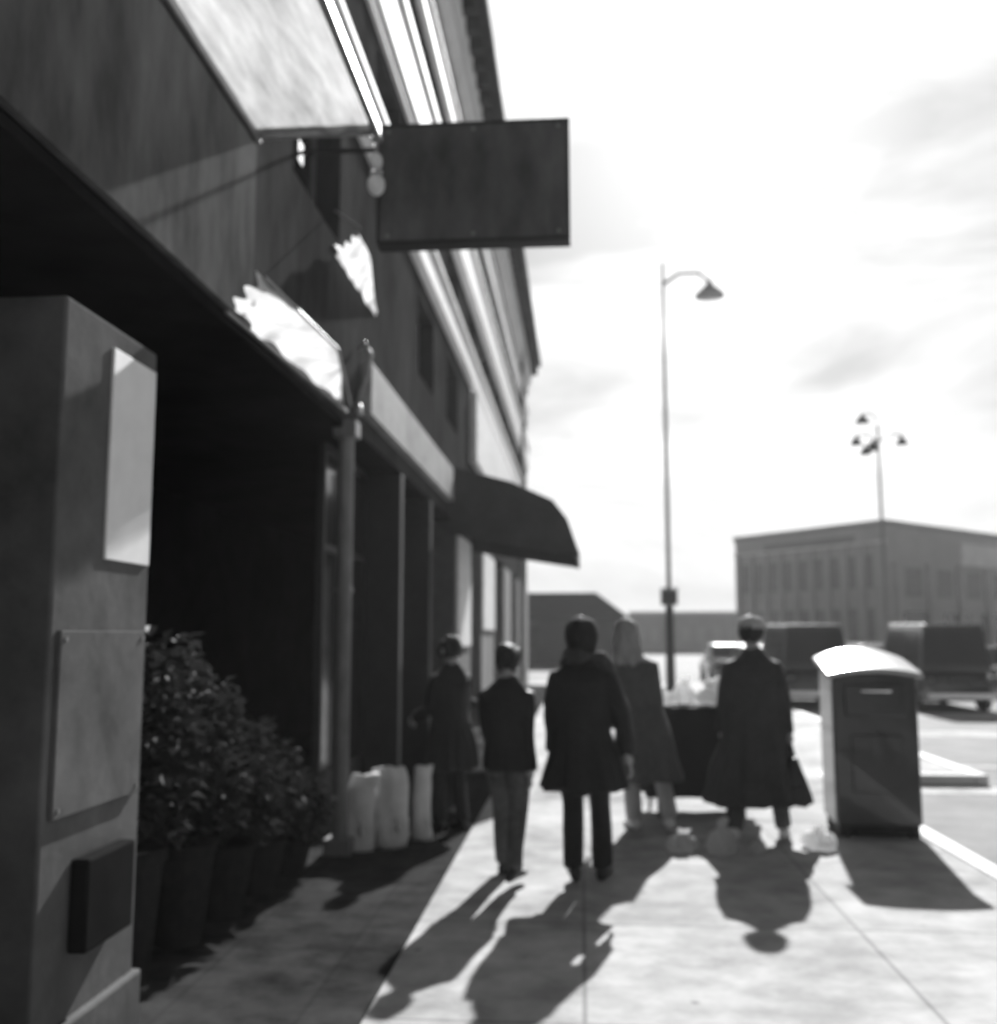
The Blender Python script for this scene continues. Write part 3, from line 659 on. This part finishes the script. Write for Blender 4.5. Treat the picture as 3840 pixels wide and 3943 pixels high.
# ================================================================= CARS
def car_proto(label, body_m, van=False):
    T = thing('parked_car', label, 'car')
    Lh, W = 2.2, .88
    # stations along length (local x), (bottom z, belt z, belt half width)
    st = [(-2.2,.45,.62,.62),(-2.12,.3,.78,.78),(-1.8,.22,.88,.85),(-1.2,.2,.92,.88),(0,.2,.93,.88),(1.0,.2,.9,.88),(1.7,.22,.82,.85),(2.1,.3,.7,.76),(2.22,.42,.58,.6)]
    rings = []
    for x, zb, zt, hw_ in st:
        rings.append([Vector((x, y*hw_, z)) for y, z in ((-.9,zb),(-1,zb+.12),(-1,zt-.15),(-.94,zt-.02),(-.7,zt+.02),(.7,zt+.02),(.94,zt-.02),(1,zt-.15),(1,zt-.0-.15-.0+0),(.9,zb)) if True])
    b = MB().loft(rings).build('body', body_m, T, smooth=False, bevel=.02)
    top = 1.45 if not van else 2.05
    cab = [(-2.0 if van else -1.75,.9),(-1.85 if van else -1.15,top-.04),(.35 if not van else .9,top),(1.15 if not van else 1.55,.88)]
    rr = []
    for y, s in ((-.8,.0),(.8,.0)):
        rr.append([Vector((cab[0][0],y,cab[0][1])),Vector((cab[1][0],y*.84,cab[1][1])),Vector((cab[2][0],y*.84,cab[2][1])),Vector((cab[3][0],y,cab[3][1]))])
    MB().loft(rr).build('cabin', body_m, T, bevel=.05)
    def lerpv(a, b, t): return a + (b-a)*t
    for sgn, r4 in ((-1, rr[0]), (1, rr[1])):
        for t0, t1 in ((.1,.47),(.52,.88)):
            A = lerpv(r4[0], r4[3], t0); Bv = lerpv(r4[0], r4[3], t1); Cc = lerpv(r4[1], r4[2], t1 if t1 < .8 else .9); Dd = lerpv(r4[1], r4[2], max(.04, t0 - .02))
            q = [lerpv(A, Dd, .1), lerpv(Bv, Cc, .1), lerpv(Bv, Cc, .86), lerpv(A, Dd, .86)]
            o_ = Vector((0, sgn*.012, .004))
            MB().loft([[v + o_*-.5 for v in q], [v + o_ for v in q]]).build('side_window', GLASSD, T)
    for ia, ib, nm in ((0, 1, 'rear_window'), (3, 2, 'windscreen')):
        q = [lerpv(rr[0][ia], rr[0][ib], .12), lerpv(rr[1][ia], rr[1][ib], .12), lerpv(rr[1][ia], rr[1][ib], .88), lerpv(rr[0][ia], rr[0][ib], .88)]
        c = sum(q, Vector())/4; q = [c + (v - c)*Vector((1,1,1)).x*.93 for v in q]
        o_ = Vector(((1 if nm == 'windscreen' else -1)*.014, 0, .01))
        MB().loft([[v for v in q], [v + o_ for v in q]]).build(nm, GLASSD, T)
    for wx in (-1.35, 1.38):
        for s in (-1, 1):
            wh = thing('wheel', None, None, (0,0,0)); wh.parent = T; wh.location = (wx, s*.78, .32)
            MB().tube([(0,-.1*1,0),(0,.1,0)], .32, 22).build('tyre', TYRE, wh, bevel=.02)
            MB().tube([(0,s*.1,0),(0,s*.112,0)], .2, 18).build('rim', CHROME, wh)
    for s in (-1, 1):
        MB().ell((2.13, s*.6, .62), (.08,.14,.07)).build('headlight', GLOBE, T, smooth=True)
        MB().ell((-2.1, s*.64, .7), (.06,.12,.08)).build('tail_light', mat('tail_light', .1, .3, .05, 5), T, smooth=True)
    MB().box(-2.27, -2.16, -.75, .75, .3, .44).build('bumper', CHROME, T, bevel=.02)
    return T
cD = mat('dark_car_paint', .03, .25, .05, 4, coat=1); cG = mat('grey_car_paint', .12, .25, .05, 4, coat=1, metal=.3); cW = mat('pale_car_paint', .45, .25, .05, 4, coat=1)
protos = {'d': car_proto('x', cD), 'g': car_proto('x', cG), 'w': car_proto('x', cW), 'v': car_proto('x', cD, True)}
spots = [('v', 3.985, 5.5, 90, 'added dark van at the right kerb, put there to shade the ground beside the mailbox'),  # added van, blocks the sun right of the mailbox
         ('v', 5.65, 27.5, 90, 'dark van parked nearest along the near kerb, behind the capped walker'),
         ('v', 8.6, 26.6, 90, 'dark van waiting in the middle of the road just right of the mailbox'),
         ('g', 5.65, 34.0, 90, 'grey saloon car parked second along the near kerb'),
         ('v', 11.9, 27.0, 90, 'dark van parked nearest along the far kerb'),
         ('d', 11.9, 32.4, 90, 'black saloon car parked right behind the dark van on the far kerb'),
         ('g', 8.6, 33.5, 90, 'grey saloon car driving in the middle of the road'),
         ('v', 11.9, 38.0, 90, 'dark van parked beside the multi-armed lamp post'),
         ('d', 11.9, 44.0, 90, 'black saloon car parked beyond the lamp post on the far kerb'),
         ('w', 8.6, 47.0, 90, 'pale saloon car far along the middle of the road'),
         ('d', 11.9, 50.0, 90, 'black saloon car parked at the far end of the far kerb row'),
         ('d', 5.65, 24.0 + 17, 90, 'black saloon car parked farthest along the near kerb')]
used = set()
for kd, x, y, a, lb_ in spots:
    o = protos[kd] if kd not in used else copy_tree(protos[kd]); used.add(kd)
    if kd == 'v': o.name = 'parked_van'; o['category'] = 'van'
    if kd == 'v': o['category'] = 'van'
    o.location = (x, y, -.12); o.rotation_euler = (0, 0, R(a)); o['label'] = lb_; o['group'] = 'cars along the street'
# ================================================================= HAZE
hz = bpy.data.materials.new('haze'); hz.use_nodes = True; t = hz.node_tree; t.nodes.clear()
o_ = t.nodes.new('ShaderNodeOutputMaterial'); pvn = t.nodes.new('ShaderNodeVolumePrincipled')
pvn.inputs['Density'].default_value = .0009; pvn.inputs['Color'].default_value = (.9, .9, .9, 1); pvn.inputs['Anisotropy'].default_value = .3
t.links.new(pvn.outputs[0], o_.inputs['Volume'])
h_ = MB().box(-650, 650, -320, 1250, -1.6, 16).build('haze', hz); h_['kind'] = 'stuff'
